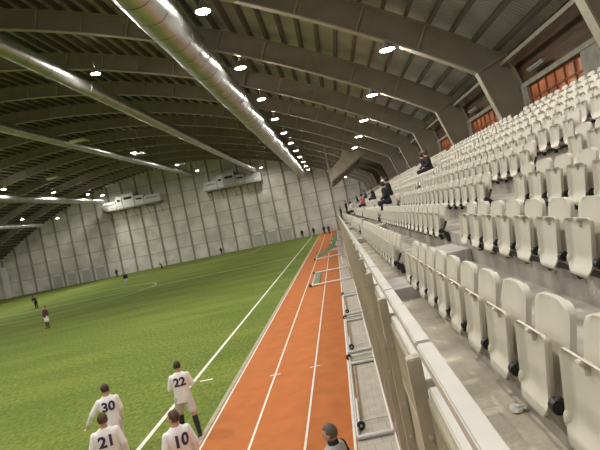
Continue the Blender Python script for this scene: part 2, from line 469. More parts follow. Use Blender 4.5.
# fascia of the stand
mb = MB(); mb.box(.315, .36, YBACK, YEND-3, 1.45, ZW-.5)
mb.box(.30, .36, YBACK, YEND-3, 1.56, 1.62); mb.box(.295, .36, YBACK, YEND-3, 1.40, 1.46)
tag(mb.build('wall_stand_front', M['fascia']), kind='structure')
mb = MB(); mb.box(.315, .36, YBACK, YEND-3, 0, 1.42); tag(mb.build('wall_stand_plinth', M['brickred']), kind='structure')
mb = MB(); mb.box(.255, .285, YBACK, YEND-3, 0.01, .05); tag(mb.build('trim_stand_foot', M['line']), kind='structure')
# aisles
AISLES = [6.95+10.7*i for i in range(9)]
for i, ya in enumerate(AISLES):
    for j in range(NROW):
        x = RX0+PITCH*j; zl = ZW if j == 0 else T1+RISE*(j-1)
        mb = MB(); mb.bbox(x-.36, x, ya-.5, ya+.5, zl-.005, zl+RISE/2, .012)
        tag(mb.build('aisle_step_floor', M['step']), kind='structure')

# ------------------------------------------------------------------ seats (facing -x; origin at the riser nose)
def sgrid(mb, nu, nv, P, thick):
    """closed shell from a surface P(u,v)->(x,y,z); the back is shifted by thick in +x"""
    vs = []
    for s_ in (0, 1):
        for j in range(nv+1):
            for i in range(nu+1):
                p = P(-1+2*i/nu, j/nv); vs.append((p[0]+(thick if s_ else 0), p[1], p[2]))
    N = (nu+1)*(nv+1); fs = []
    for j in range(nv):
        for i in range(nu):
            a = j*(nu+1)+i; q = [a, a+1, a+nu+2, a+nu+1]
            fs.append(q); fs.append([t+N for t in q[::-1]])
    ring = [i for i in range(nu+1)] + [j*(nu+1)+nu for j in range(1, nv+1)] + [nv*(nu+1)+i for i in range(nu-1, -1, -1)] + [j*(nu+1) for j in range(nv-1, 0, -1)]
    for a, b in zip(ring, ring[1:]+ring[:1]): fs.append([a, b, b+N, a+N])
    mb.add(vs, fs)
def wid(v, w0, w1, H, rb, rt):
    """half width of a rounded outline at height fraction v"""
    w = w0+(w1-w0)*v; h = v*H
    if h < rb: w -= rb*(1-math.sqrt(max(0, 1-((rb-h)/rb)**2)))
    if H-h < rt: t = rt-(H-h); w -= rt*(1-math.sqrt(max(0, 1-(t/rt)**2)))
    return w
def smooth(t): t = max(0, min(1, t)); return t*t*(3-2*t)
def warp(v): return .5-.5*math.cos(PI*v)*(.55)-0*v if False else v
def pan_mesh(nu, nv):
    mb = MB(); H = .395
    def P(u, v):
        v2 = .5-.5*math.cos(PI*v); v2 = .6*v2+.4*v
        u2 = math.copysign(abs(u)**.7, u)
        w = max(.075, wid(v2, .154, .174, H, .13, .03))
        e = abs(u2)
        dip = smooth((1-e)/.20)*smooth((1-v2)/.08)*smooth((v2-.06)/.30)*.034     # hollow inside the rim
        x = -.108 - .045*(1-v2) - .012*math.exp(-((v2-.10)/.10)**2) + dip + .03*smooth((.08-v2)/.08)
        return (x, u2*w, -.08+H*v2)
    sgrid(mb, nu, nv, P, .012)
    return mb
def back_mesh(nu, nv):
    mb = MB(); H = .47
    def P(u, v):
        v2 = .5-.5*math.cos(PI*v); v2 = .6*v2+.4*v
        w = max(.1, wid(v2, .176, .186, H, .03, .075))
        x = -.062+.09*v2 + .022*(1-u*u)*(1-.3*v2) - .018 + .012*smooth((abs(u)-.85)/.15)
        return (x, u*w, -.04+H*v2)
    sgrid(mb, nu, nv, P, .03)
    return mb
seat0 = empty('stadium_seat', (0, 0, 0))
back_mesh(14, 16).build('backrest', M['seat'], seat0, smooth=True, angle=50)
pb = pan_mesh(24, 28)
pan = pb.build('seat_pan', M['seat'], seat0, smooth=True, angle=50)
t = MB(); t.bbox(-.100, -.066, -.006, .006, .250, .295, .003); t.bbox(-.120, -.090, -.018, .018, .292, .311, .004)
t.build('rib_tab', M['seat'], pan)
t = MB(); t.disc_x((-.122, -.207, .035), .032, .044, 16); t.disc_x((-.125, -.207, .035), .013, .054, 10)
t.build('pivot', M['black'], seat0, smooth=True, angle=40)
for sg in (1,):
    t = MB(); t.ell((-.118, sg*.160, .030), .032, .020, .045); t.build('hinge_ear', M['seat'], seat0, smooth=True)
t = MB()
for y in (-.212,):
    t.prism_y([(-.14, .06), (-.105, .075), (.0, -.03), (.0, -.14), (-.05, -.14), (-.09, .0)], y-.013, y+.013)
    t.prism_y([(-.085, .05), (-.06, .06), (.0, .16), (-.03, .18)], y-.012, y+.012)
t.box(-.035, -.008, -.22, .22, -.10, -.055)
t.build('bracket', M['black'], seat0)
t = MB(); t.box(-.006, .0, -.045, .045, -.13, -.05); t.build('mount_plate', M['rail'], seat0)

def px(x, y, z):
    """pixel of a point, for choosing which seats are in view"""
    r = math.radians(11.7); z -= ZC
    u, w = 500*x/y, -500*z/y
    return (334.5+u*math.cos(r)+w*math.sin(r), 209-u*math.sin(r)+w*math.cos(r))
SP = .48
BLOCKS = []                     # (list of y centres, description, counted from)
near = [6.32-.205-SP*i for i in range(14)]
BLOCKS.append(near)
for i in range(8):
    y0 = 7.55+10.7*i; BLOCKS.append([y0+.205+SP*q for q in range(20)])
SIT = [(2, 36.0, 'red', 'navy', 'spectator in a red top sitting among the far seats', 'lowered cream seat under the spectator in red'),
       (1, 40.0, 'pale', 'blackcloth', 'spectator in a pale top sitting low among the far seats', 'lowered cream seat under the spectator in a pale top'),
       (3, 59.0, 'navy', 'pale', 'spectator in a navy top and pale trousers, farthest sitter', 'lowered cream seat under the farthest sitting spectator'),
       (4, 55.0, 'blue', 'navy', 'spectator in a blue jacket sitting high in the far group', 'lowered cream seat under the spectator in a blue jacket'),
       (3, 35.5, 'blackcloth', 'navy', 'spectator in black sitting left of the one in white', 'lowered cream seat under the sitter left of the one in white'),
       (3, 25.0, 'blackcloth', 'blackcloth', 'spectator in black sitting right beside the one in white', 'lowered cream seat under the sitter beside the one in white'),
       (2, 20.0, 'blackcloth', 'navy', 'spectator in black leaning forward, right end of the far group', 'lowered cream seat under the spectator at the right end of the group'),
       (5, 21.6, 'blackcloth', 'blackcloth', 'spectator in black sitting alone high up, right one of two', 'lowered cream seat under the right one of two high spectators'),
       (5, 23.0, 'blackcloth', 'blackcloth', 'spectator in black sitting high up, left one of two', 'lowered cream seat under the left one of two high spectators')]
_snap = []
for a in SIT:                       # sit on the nearest real seat place
    c = min((7.55+10.7*i+.205+SP*q for i in range(8) for q in range(20)), key=lambda v: abs(v-a[1])); _snap.append((a[0], c)+a[2:])
SIT = _snap
allseats = []
for b, ys in enumerate(BLOCKS):
    for j in range(NROW):
        for q, y in enumerate(ys):
            if y < .3 or any(a[0] == j and abs(a[1]-y) < .30 for a in SIT): continue
            x = RX0+PITCH*j; z = T1+RISE*j
            vis = False
            for (dx, dz) in ((-.1, .3), (0, .42), (-.1, -.1)):
                for dy in (-.2, .2):
                    if y+dy > .2:
                        p = px(x+dx, y+dy, z+dz); vis |= (-5 < p[0] < 606 and -5 < p[1] < 456)
            if vis: allseats.append((math.sqrt(x*x+y*y), b, j, q, x, y, z))
allseats.sort()
ROWN = ['front row'] + ['%s row' % ordn(k) for k in range(2, 9)] + ['topmost row']
BN = ['camera side of the nearest aisle', 'far side of the nearest aisle', 'far side of the second aisle']
first = True
for (d, b, j, q, x, y, z) in allseats[:291]:
    o = seat0 if first else copy_tree(seat0); first = False
    o.location = (x, y, z)
    tag(o, 'folded cream seat, %s, %s from the aisle, %s' % (ROWN[j], ordn(q+1), BN[b]), 'seat', 'cream folding stadium seats')
pl, bl = pan_mesh(6, 7), back_mesh(4, 6)
bk = MB()
for sg in (-1, 1): bk.box(-.12, 0, sg*.212-.02, sg*.212+.02, -.13, .07)
mb = MB()
for (d, b, j, q, x, y, z) in allseats[291:]:
    for src, mi in ((pl, 0), (bl, 0), (bk, 1)):
        mb.cur = mi; mb.add([(p[0]+x, p[1]+y, p[2]+z) for p in src.v], src.f)
far = mb.build('distant_stadium_seats', [M['seat'], M['black']], smooth=False)
tag(far, 'mass of small cream folded seats in the far blocks of the stand', 'seats', kind='stuff')

# ------------------------------------------------------------------ railing panels along the walkway
XRL = .228
ZR = ZC-.65
def railing():
    r = empty('railing_panel', (0, 0, 0))       # y from 0 to 1.43, posts at the far end
    L = 1.43
    t = MB(); t.bbox(XRL, XRL+.07, .015, L-.015, ZR-.05, ZR, .006); t.build('top_rail', M['rail'], r)
    t = MB(); t.bbox(XRL+.01, XRL+.06, .045, L-.045, ZR-.235, ZR-.185, .006); t.build('middle_rail', M['rail'], r)
    t = MB(); t.bbox(XRL-.055, XRL+.008, L-.035, L+.035, ZW-1.5, ZR-.055, .006); p = t.build('post', M['fence'], r)
    for z in (ZR-.40, ZW-.12, ZW-.36, ZW-1.2):
        t = MB(); t.tube([(XRL-.02, L-.05, z), (XRL-.02, L-.03, z)], .010, 8); t.build('bolt', M['alu'], p)
    t = MB()
    t.box(XRL-.002, XRL+.012, .04, L-.04, ZR-.27, ZR-.235); t.box(XRL-.002, XRL+.012, .04, L-.04, ZW+.02, ZW+.06)
    n = 26
    for i in range(n):
        y = .052+(L-.104)*i/(n-1); t.box(XRL, XRL+.012, y-.010, y+.010, ZW+.03, ZR-.245)
    t.build('bar_infill', M['fence'], r)
    t = MB(); t.bbox(XRL+.012, XRL+.04, .045, L-.045, ZW-.42, ZW+.0, .006); t.build('edge_panel', M['fence'], r)
    return r
rp = railing(); y0 = 2.2-1.43*3; k = 0; y = y0
while y < 100:
    o = rp if k == 0 else copy_tree(rp)
    o.location = (0, y, 0); vis = k-2
    lab = ('cream railing panel beside the walkway, behind the camera' if vis < 0 else
           'cream railing panel beside the walkway, nearest the camera' if vis == 0 else
           'cream railing panel beside the walkway, %s from the camera' % ordn(vis+1))
    tag(o, lab, 'railing', 'cream railing panels along the walkway')
    k += 1; y += 1.43

# ------------------------------------------------------------------ ducts
def duct(x, z, r, y0, y1, label, seam=1.5, flange=9.0):
    d = empty('ventilation_duct', (x, y0, z))
    mb = MB(); L = y1-y0
    ys = [0, L]; mb.tube([(0, L*i/30, 0) for i in range(31)], r, 28); 
    mb.cur = 1; q = .6
    while q < L: mb.tube([(0, q-.02, 0), (0, q+.02, 0)], r*1.012, 28); q += seam
    mb.build('pipe', [M['duct'], M['ductband']], d, smooth=True, angle=40)
    q = S*.5-y0 % S; k = 0
    q = 2.0
    while q < L:
        c = MB(); c.tube([(0, q-.06, 0), (0, q+.06, 0)], r*1.05, 28); q += flange
        c.build('joint_collar', M['duct'], d, smooth=True, angle=40)
    q = (S*.5-y0) % S
    zt = arc(70.0, x)-z
    while q < L:
        for sg in (-.9, .9):
            h = MB(); h.tube([(sg*r, q, 0), (sg*r, q, zt)], .015, 6); h.build('hanger_rod', M['rod'], d)
        q += S
    tag(d, label, 'duct', 'round ventilation ducts under the roof')
duct(-5.12, 8.66+ZC, .82, YBACK, 105.5, 'widest silver ventilation duct, running over the near touchline towards the far wall')
duct(-14.5, 11.25+ZC, .50, YBACK, 103, 'silver ventilation duct left of the widest one, ending at a white vent unit', 2.2)
duct(-27, 12.9+ZC, .48, YBACK, 103, 'thin ventilation duct crossing high over the middle of the pitch', 2.2)
duct(-46, 11.0+ZC, .48, YBACK, 102, 'thin ventilation duct leading to the left-hand vent unit', 2.2)
duct(-56.3, 8.5+ZC, .42, YBACK, 97, 'lowest ventilation duct along the far touchline at the left edge', 1.5)

# vent units on the far wall
def vent_unit(x, label, flip):
    u = empty('vent_unit', (x, YEND-.3, 9.1+ZC))
    sx = -1 if flip else 1
    t = MB(); t.box(-6, 6, -2.2, 0, -.25, 0); t.build('platform', M['steel'], u)
    for i in range(5):
        t = MB(); xx = -5.5+2.75*i; t.prism_y([(xx-.08, -.25), (xx+.08, -.25), (xx+.08, -.5), (xx-.08, -.5)], -2.1, 0); t.tube([(xx, -2.0, -.3), (xx, -.1, -2.2)], .07, 6); t.build('bracket', M['wallrib'], u)
    segs = ((-6, -3.3, 1.7, 'unit'), (-3.2, -1.9, 2.5, 'unit'), (-1.8, .6, 2.9, 'unitgrey'), (.7, 2.6, 2.0, 'unitgrey'), (2.7, 6, 1.6, 'unitgrey'))
    for (a, b, h, mm) in segs:
        if flip: mm = {'unit': 'unit', 'unitgrey': 'unit'}[mm]
        t = MB(); t.bbox(a, b, -2.0, -.1, 0, h, .04); bx = t.build('casing', M[mm], u)
        t = MB(); t.box(a+.35, b-.35, -2.06, -2.0, h*.55, h*.72); t.build('louvre', M['dark'] if h > 1.9 else M['grey'], bx)
    t = MB()
    for i in range(12): t.tube([(-6+12*i/11, -2.15, 0), (-6+12*i/11, -2.15, .5)], .03, 6)
    t.tube([(-6, -2.15, .5), (6, -2.15, .5)], .03, 6); t.build('guard_rail', M['white'], u)
    tag(u, label, 'vent unit', 'vent units on the far wall')
vent_unit(-19.6, 'white and grey vent unit on the far wall, nearer the stand', False)
vent_unit(-41.0, 'white vent unit high on the far wall, at the left', True)

# sloping gantry hung from the roof over the far end of the stand
g = empty('roof_gantry', (0, 57.6, 0))
t = MB(); t.prism_y([(.32, 3.05+ZC), (.32, 4.35+ZC), (.55, 4.5+ZC), (.55, 3.25+ZC)], 0, 16); t.build('edge_board', M['fascia'], g)
t = MB(); t.prism_y([(.55, 3.19+ZC), (4.35, 5.36+ZC), (4.2, 5.5+ZC), (.55, 3.4+ZC)], 0, 16); t.build('sloping_soffit', M['pier'], g)
t = MB(); t.prism_y([(.55, 3.4+ZC), (4.1, 5.44+ZC), (2.25, 6.6+ZC), (1.93, 5.7+ZC), (.55, 4.5+ZC)], 0, .12); t.build('end_panel', M['fascia'], g)
for q in (0.1, 8.0, 15.8):
    t = MB(); t.box(.22, .34, q-.08, q+.08, 4.3+ZC, arc(70, .34)); t.build('hanger', M['flange'], g)
tag(g, 'pale sloping gantry hung under the roof at the far end of the stand', 'gantry')

# ------------------------------------------------------------------ lamps
lamp0 = empty('high_bay_lamp', (0, 0, 0))     # origin at the lens
t = MB(); t.lathe([(.05, .42), (.10, .40), (.13, .22), (.29, .05), (.31, 0), (.295, 0), (.27, .04)], n=20); t.build('housing', M['lampbody'], lamp0, smooth=True, angle=50)
t = MB(); t.lathe([(.0005, -.035), (.15, -.03), (.25, -.01), (.285, .012)], n=20); t.build('lens', M['lamp'], lamp0, smooth=True)
rod_me = {}
lf = True
def lamp(x, y, z, label, group, strong=None):
    global lf
    o = lamp0 if lf else copy_tree(lamp0)
    lf = False
    # own suspension rod, up to the arch
    for c in list(o.children):
        if c.name.startswith('hanger_rod'): bpy.data.objects.remove(c)
    L = round(max(.45, arc(70.6, x)-z), 2)
    if L not in rod_me:
        t = MB(); t.tube([(0, 0, .38), (0, 0, L)], .02, 6); rod_me[L] = t.mesh('hanger_rod', M['rod'])
    link('hanger_rod', rod_me[L], o)
    o.location = (x, y, z); tag(o, label, 'lamp', group)
    if strong:
        for c in (o.children if y < 92 or strong == 'lamp3' else ()):
            if c.name.startswith('lens'):
                if strong not in rod_me: rod_me[strong] = c.data.copy(); rod_me[strong].materials[0] = M[strong]
                c.data = rod_me[strong]
for n in range(-1, 13):
    if n < 2:
        l1 = 'lit high bay lamp beside the widest duct, out of view ' + ('behind the camera', 'above the camera', 'just ahead of the camera')[n+1]
        l2 = 'lit high bay lamp over the stand, out of view ' + ('behind the camera', 'above the camera', 'just ahead of the camera')[n+1]
    else:
        l1 = 'lit high bay lamp right of the widest duct, %s from the camera' % ordn(n-1)
        l2 = 'lit high bay lamp over the stand seats, %s from the camera' % ordn(n-1)
    y = S*(n+.5)
    lamp(-3.44, y, 8.52+ZC, l1, 'lamps along the widest duct')
    lamp(3.25, y, 5.62+ZC, l2, 'lamps over the stand', 'lamp3')
rows = [
    ('pitch lamp right of the second duct', -12.8, 11.2, [0, 15.5, 31.0, 101], 2),
    ('pitch lamp in the middle row, beside the thin duct', -24.4, 12.6, [0, 15.5, 31.0, 65.8, 83.8, 96.5], 3),
    ('pitch lamp just above the left-hand thin duct', -45.3, 12.2, [8, 23, 39, 54, 70.8, 83.4, 94.9, 101], 4),
    ('pitch lamp in the lowest, leftmost row', -52.5, 9.0, [15, 35, 55, 72, 85.2, 96], 4)]
for (lab, x, z, ys, hid) in rows:
    for i, y in enumerate(ys):
        if i < hid: l = 'lit %s, %s out of view' % (lab, ordn(i+1))
        else: l = 'lit %s, %s from the camera' % (lab, ordn(i-hid+1))
        lamp(x, y, z+ZC, l, 'pitch lamps under the roof', 'lamp2')
# pale reflector panels hung under the arches
for i, (x, y, z, L) in enumerate(((-24.6, 52, 12.2, 2.6), (-38.9, 72.4, 12.5, 2.6), (-39.5, 92, 12.5, 2.4), (-24.2, 67.4, 12.5, 2.2), (-24.0, 85, 12.6, 2.0))):
    p = empty('reflector_panel', (x, y, z+ZC))
    t = MB(); t.prism_y([(-.7*L/2, 0), (-.55*L/2, .22), (.55*L/2, .22), (.7*L/2, 0), (.62*L/2, 0), (.5*L/2, .16), (-.5*L/2, .16), (-.62*L/2, 0)], -.5, .5); t.build('trough', M['panel'], p)
    t = MB(); t.box(-.45*L/2, .45*L/2, -.4, .4, .10, .15); t.build('louvre', M['white'], p)
    for sx in (-.4, .4):
        t = MB(); t.tube([(sx*L, 0, .2), (sx*L, 0, arc(70.6, x)-z-ZC)], .015, 6); t.build('hanger_rod', M['rod'], p)
    tag(p, 'pale unlit reflector panel under the roof arches, %s' % ('nearest the camera', 'left of the middle, nearer of two', 'left of the middle, farther of two', 'beside the nearest middle row lamp', 'beside the second middle row lamp')[i], 'reflector panel', 'pale reflector panels under the roof')

# ------------------------------------------------------------------ goals and frames beside the track
def training_goal(y0, y1, label, net_mode, A=-1.05, B=1.05):
    g = empty('training_goal', (-1.3, (y0+y1)/2, 0)); L = (y1-y0)/2                      # crossbar side, base side
    for sy in (-L, L):
        t = MB(); t.tube([(A, sy, .10), (B+.3, sy, .10)], .055, 10); t.build('post', M['white'], g, smooth=True, angle=50)
        t = MB(); t.tube([(B+.3, sy, .10), (B+.25, sy, .75), (B-.1, sy, 1.0)], .03, 8); t.build('stanchion', M['alu'], g, smooth=True, angle=50)
        w = MB(); w.disc_x((A-.12, sy, .11), .10, .06, 14); wl = w.build('wheel', M['tyre'], g, smooth=True, angle=40)
        t = MB(); t.tube([(A-.12, sy-.06, .11), (A-.12, sy+.06, .11)], .03, 8); t.build('hub', M['alu'], wl)
    t = MB(); t.tube([(A, -L, .10), (A, L, .10)], .055, 10); t.build('crossbar', M['alu'], g, smooth=True, angle=50)
    t = MB(); t.tube([(B+.3, -L, .10), (B+.3, L, .10)], .04, 10); t.build('base_bar', M['alu'], g, smooth=True, angle=50)
    t = MB(); t.tube([(B-.1, -L, 1.0), (B-.1, L, 1.0)], .03, 8); t.build('back_bar', M['white'], g, smooth=True, angle=50)
    t = MB(); n = 22
    if net_mode == 0:                       # net bunched along the crossbar
        rnd = random.Random(3)
        for k in range(9):
            t.tube([(A+.02+.05*k+.03*rnd.uniform(-1, 1), -L+2*L*i/30, .05+.07*abs(math.sin(i*1.3+k))+.02*rnd.random()) for i in range(31)], .018, 5)
        for i in range(60):
            yy = -L+2*L*i/59; t.tube([(A, yy, .12), (A+.25, yy+.06, .10), (A+.45, yy-.05, .04)], .010, 4)
    else:
        for k in range(9):
            f_ = k/8; t.tube([(A+(B-.1-A)*f_, -L+2*L*i/24, .12+.9*f_-.12*math.sin(PI*f_)-.05*math.sin(i*.9)**2) for i in range(25)], .007, 4)
        for i in range(24):
            yy = -L+2*L*i/23
            t.tube([(A+(B-.1-A)*q/8, yy, .12+.9*q/8-.12*math.sin(PI*q/8)) for q in range(9)], .007, 4)
    t.build('net', M['netgrey'] if net_mode == 0 else M['net'], g)
    tag(g, label, 'goal', 'training goals tipped over on the track')
training_goal(31.4, 37.6, 'tipped white training goal on the track, nearest the camera', 0, -1.05, 1.2)
training_goal(48.6, 55.4, 'tipped white training goal with green net, second along the track', 1, -1.45, .85)
training_goal(57.0, 63.6, 'tipped white training goal with green net, third along the track', 1, -.15, 1.05)
training_goal(65.2, 71.8, 'tipped white training goal with green net, fourth along the track', 1, .0, 1.1)
training_goal(73.4, 80.0, 'tipped white training goal with green net, farthest along the track', 1, .1, 1.15)

def ground_frame(y0, y1, label, pad):
    g = empty('folded_goal_frame', (-.45, y0, .01)); L = y1-y0; W = .70
    for (xx, m_, r_) in ((0, 'alu', .045), (W, 'white', .025)):
        t = MB(); t.tube([(xx, 0, .06), (xx, L, .06)], r_, 8); t.build('side_rail', M[m_], g, smooth=True, angle=50)
    for q, r_ in ((0.02, .05), (.75, .018), (L-.75, .05), (L-.45, .022), (L-.05, .04)):
        t = MB(); t.tube([(0, q, .06), (W, q, .06)], r_, 8); t.build('cross_bar', M['alu'], g, smooth=True, angle=50)
    for q in (.45, L-.2):
        t = MB(); t.disc_x((-.03 if q > 1 else .09, q, .10), .085, .05, 14); w = t.build('wheel', M['tyre'], g, smooth=True, angle=40)
        t = MB(); t.disc_x((-.03 if q > 1 else .09, q, .10), .03, .07, 10); t.build('hub', M['alu'], w)
    t = MB(); t.bbox(.055, .12, .9, L-.9, .0, .05, .01); t.build('edge_board', M['orange'], g)
    t = MB(); t.tube([(.06, .5, .12), (.05, L*.35, .10)], .022, 8); t.build('handle', M['white'], g)
    if pad:
        t = MB(); t.box(.06, W-.03, L-.72, L-.08, .0, .05); t.build('ballast_tray', M['netgrey'], g)
    tag(g, label, 'goal frame', 'folded goal frames on the paved strip')
ground_frame(9.7, 15.1, 'folded aluminium goal frame on the paved strip, nearest the camera', True)
ground_frame(15.5, 20.6, 'folded aluminium goal frame on the paved strip, second from the camera', False)
ground_frame(21.0, 26.2, 'folded aluminium goal frame on the paved strip, third from the camera', False)

# litter
def litter(name, loc, r, m_, label):
    rnd = random.Random(len(label)); bm = bmesh.new(); bmesh.ops.create_icosphere(bm, subdivisions=2, radius=r)
    for v in bm.verts: v.co *= rnd.uniform(.6, 1.15); v.co.z *= .5
    mz = min(v.co.z for v in bm.verts)
    for v in bm.verts: v.co.z -= mz
    mb = MB(); mb.frombm(bm); o = mb.build(name, m_); o.location = loc; tag(o, label, 'litter')
litter('crumpled_wrapper', (.79, 2.86, ZW+.004), .045, M['white'], 'crumpled white wrapper on the walkway under the front row seats')
litter('paper_scrap', (1.42, 4.4, T1), .022, M['red'], 'tiny red scrap on the step behind the front row')
# ------------------------------------------------------------------ people
def limb(mb, pts, rs, n=12):
    for p, r_ in zip(pts, rs): mb.ell(p, r_, r_, r_, nu=12, nv=8)
    for i in range(len(pts)-1):
        mb.tube([pts[i], pts[i+1]], rs[i], n, rs=[rs[i], rs[i+1]])
def loft(mb, secs, n=20):
    vs = []; fs = []
    for (c, rx, ry) in secs:
        for k in range(n):
            a = 2*PI*k/n; vs.append((c[0]+rx*math.cos(a), c[1]+ry*math.sin(a), c[2]))
    for i in range(len(secs)-1):
        for k in range(n):
            a = i*n+k; b = i*n+(k+1) % n; fs.append([a, b, b+n, a+n])
    fs.append(list(range(n))[::-1]); fs.append([(len(secs)-1)*n+k for k in range(n)])
    mb.add(vs, fs)
def fuse(mb, name, mats, voxel, parent, it=4, extra=None):
    me = mb.mesh(name, mats); tmp = bpy.data.objects.new('tmp', me); COL.objects.link(tmp)
    md = tmp.modifiers.new('r', 'REMESH'); md.mode = 'VOXEL'; md.voxel_size = voxel
    s_ = tmp.modifiers.new('s', 'SMOOTH'); s_.factor = .5; s_.iterations = it
    dg = bpy.context.evaluated_depsgraph_get(); dg.update()
    out = bpy.data.meshes.new_from_object(tmp.evaluated_get(dg)); out.name = name
    bpy.data.objects.remove(tmp)
    if extra:
        bm = bmesh.new(); bm.from_mesh(out)
        for e in extra: bm.from_mesh(e)
        bm.to_mesh(out); bm.free()
    out.materials.clear()
    for m_ in (mats if isinstance(mats, (list, tuple)) else [mats]): out.materials.append(m_)
    for p in out.polygons: p.use_smooth = True; p.material_index = 0
    return link(name, out, parent)
def hand_mesh(wrist, dirv, side, curl=.5):
    """palm, four unequal bent fingers and a thumb; dirv = direction from the wrist, side = +1 right hand"""
    d = Vector(dirv).normalized(); fwd = Vector((0, 1, 0)); nrm = d.cross(fwd)
    fwd = (fwd - d*fwd.dot(d)).normalized(); pal = d.cross(fwd).normalized()*(side)
    W = Vector(wrist); mb = MB()
    limb(mb, [W-d*.03, W+d*.02, W+d*.05], [.024, .026, .026])
    for k, L in enumerate((.070, .078, .073, .058)):
        base = W+d*.085+fwd*(.030-.020*k); limb(mb, [W+d*.03+fwd*(.018-.012*k), base], [.018, .0115])
        a = curl*.7; p1 = base+(d*math.cos(a)+pal*math.sin(a))*L*.5; a2 = curl*1.8
        p2 = p1+(d*math.cos(a2)+pal*math.sin(a2))*L*.5
        limb(mb, [base, p1, p2], [.0105, .0095, .008], 8)
    t0 = W+d*.02+fwd*.018; t1 = W+d*.055+fwd*.052+pal*.012; t2 = t1+d*.032+fwd*.006+pal*.014
    limb(mb, [t0, t1, t2], [.015, .012, .010], 8)
    o = fuse(mb, 'hand_tmp', M['skin'], .0055, None, 2); me = o.data; bpy.data.objects.remove(o); return me

def person(loc, rz, label, group=None, h=1.8, pose='stand', top='shirt', bottom='shorts', hair='hair', long_trousers=False,
           arms=None, legs=None, lean=0.0, turn=0.0, tilt=0.0, voxel=.03, detail=False, number=None, sock='sock', top_fn=None, topmats=None, hood=False):
    root = empty('person', loc, rz)
    k = h/1.8
    dz = 0.0
    if pose == 'sit':
        dz = -.36
        legs = legs or [[(-.10, 0, .58), (-.11, .36, .57), (-.11, .26, .09)], [(.10, 0, .58), (.11, .36, .57), (.11, .26, .09)]]
    legs = legs or [[(-.095, 0, .93), (-.105, .02, .50), (-.11, -.01, .09)], [(.095, 0, .93), (.105, .02, .50), (.11, -.01, .09)]]
    P0 = .93+dz
    def T(p):                          # torso point: leaning forward about the hips
        a = lean; y, z = p[1], p[2]+dz-P0
        return Vector((p[0], y*math.cos(a)+z*math.sin(a), P0-y*math.sin(a)+z*math.cos(a)))
    if arms is None:
        arms = [[(-.185, 0, 1.45), (-.25, -.03, 1.17), (-.27, .05, .93)], [(.185, 0, 1.45), (.25, -.03, 1.17), (.27, .05, .93)]]
        if pose == 'sit': arms = [[(-.185, 0, 1.45), (-.25, .05, 1.18), (-.14, .26, 1.08)], [(.185, 0, 1.45), (.25, .05, 1.18), (.14, .26, 1.08)]]
    arms = [[T((a[0][0]*.91, a[0][1], 1.412))]+[T((p[0]*(.85 if pose == 'sit' else 1), p[1], p[2])) for p in a[1:]] for a in arms]
    sc = lambda pts: [Vector(p)*k for p in pts]
    Hc = T((0, .02, 1.54))
    HM = Matrix.Rotation(turn, 3, 'Z') @ Matrix.Rotation(-tilt-lean*.5, 3, 'X')
    H = lambda p: (Hc + HM @ Vector((p[0], p[1]-.02, p[2]-1.57)))*k
    tors = [(.86, .150, .115), (.95, .165, .120), (1.06, .150, .108), (1.18, .158, .108), (1.30, .178, .118), (1.39, .180, .115), (1.445, .155, .095), (1.485, .095, .075), (1.51, .065, .06)]
    def torso(mb, grow, z0=.86):
        secs = []
        for (z, rx, ry) in tors:
            if z < z0: continue
            c = T((0, 0, z))*k; secs.append((c, (rx+grow)*k, (ry+grow)*k))
        loft(mb, secs)
    # body
    b = MB(); torso(b, 0)
    limb(b, [T((0, -.005, 1.46))*k, H((0, .0, 1.60))], [.062*k, .055*k])
    b.ell(H((0, .012, 1.675)), .074*k, .094*k, .112*k, HM); b.ell(H((0, .05, 1.605)), .052*k, .055*k, .062*k, HM)
    b.ell(H((0, .112, 1.655)), .015*k, .022*k, .026*k, HM)
    for s_ in (-1, 1): b.ell(H((s_*.076, .008, 1.66)), .013*k, .026*k, .034*k, HM)
    for l in legs: limb(b, sc(l), [.088*k, .060*k, .042*k])
    for a in arms: limb(b, sc(a), [.050*k, .043*k, .030*k])
    for l in legs:
        A = Vector(l[2])*k; limb(b, [A, A+Vector((0, .12, -.05))*k], [.04*k, .033*k])
    ex = []
    if detail:
        for a, sd in zip(arms, (-1, 1)):
            dv = (a[2]-a[1]).normalized(); ex.append(hand_mesh(a[2]*k+dv*.02, dv, sd))
    else:
        for a in arms:
            dv = (a[2]-a[1]).normalized(); limb(b, [a[2]*k+dv*.03, a[2]*k+dv*.13*k], [.036*k, .026*k])
    fuse(b, 'body', M['skin'], voxel*(.8 if detail else 1), root, 3, ex)
    # hair: the part of a slightly larger skull outside the face
    hb = MB(); hb.ell((0, 0, 0), .083*k, .104*k, .116*k, nu=24, nv=18)
    bm = bmesh.new(); me = hb.mesh('hair', M[hair]); bm.from_mesh(me)
    dele = [f for f in bm.faces if not hood and ((f.calc_center_median().y > .035*k and f.calc_center_median().z < .05*k) or f.calc_center_median().z < -.062*k)]
    bmesh.ops.delete(bm, geom=dele, context='FACES')
    rnd = random.Random(5)
    for v in bm.verts: v.co *= rnd.uniform(.97, 1.04); 
    for v in bm.verts: v.co = HM @ v.co + H((0, .004, 1.682))
    bm.to_mesh(me); bm.free()
    for p in me.polygons: p.use_smooth = True
    ho = link('hair', me, root)
    if detail:
        e = MB()
        for s_ in (-1, 1): 
            e = MB(); e.ell(H((s_*.030, .097, 1.678)), .011, .008, .008); e.build('eye', M['eye'], root, smooth=True)
        e = MB(); e.ell(H((0, .100, 1.603)), .022, .008, .006); e.build('mouth', M['lip'], root, smooth=True)
    # top with sleeves
    t = MB(); torso(t, .024, .86)
    loft(t, [(T((0, 0, .82))*k, .186*k, .142*k), (T((0, 0, 1.05))*k, .184*k, .136*k), (T((0, 0, 1.2))*k, .18*k, .128*k)])
    for a in arms: limb(t, sc([a[0], a[1], a[1].lerp(a[2], .92)]), [.070*k, .060*k, .050*k])
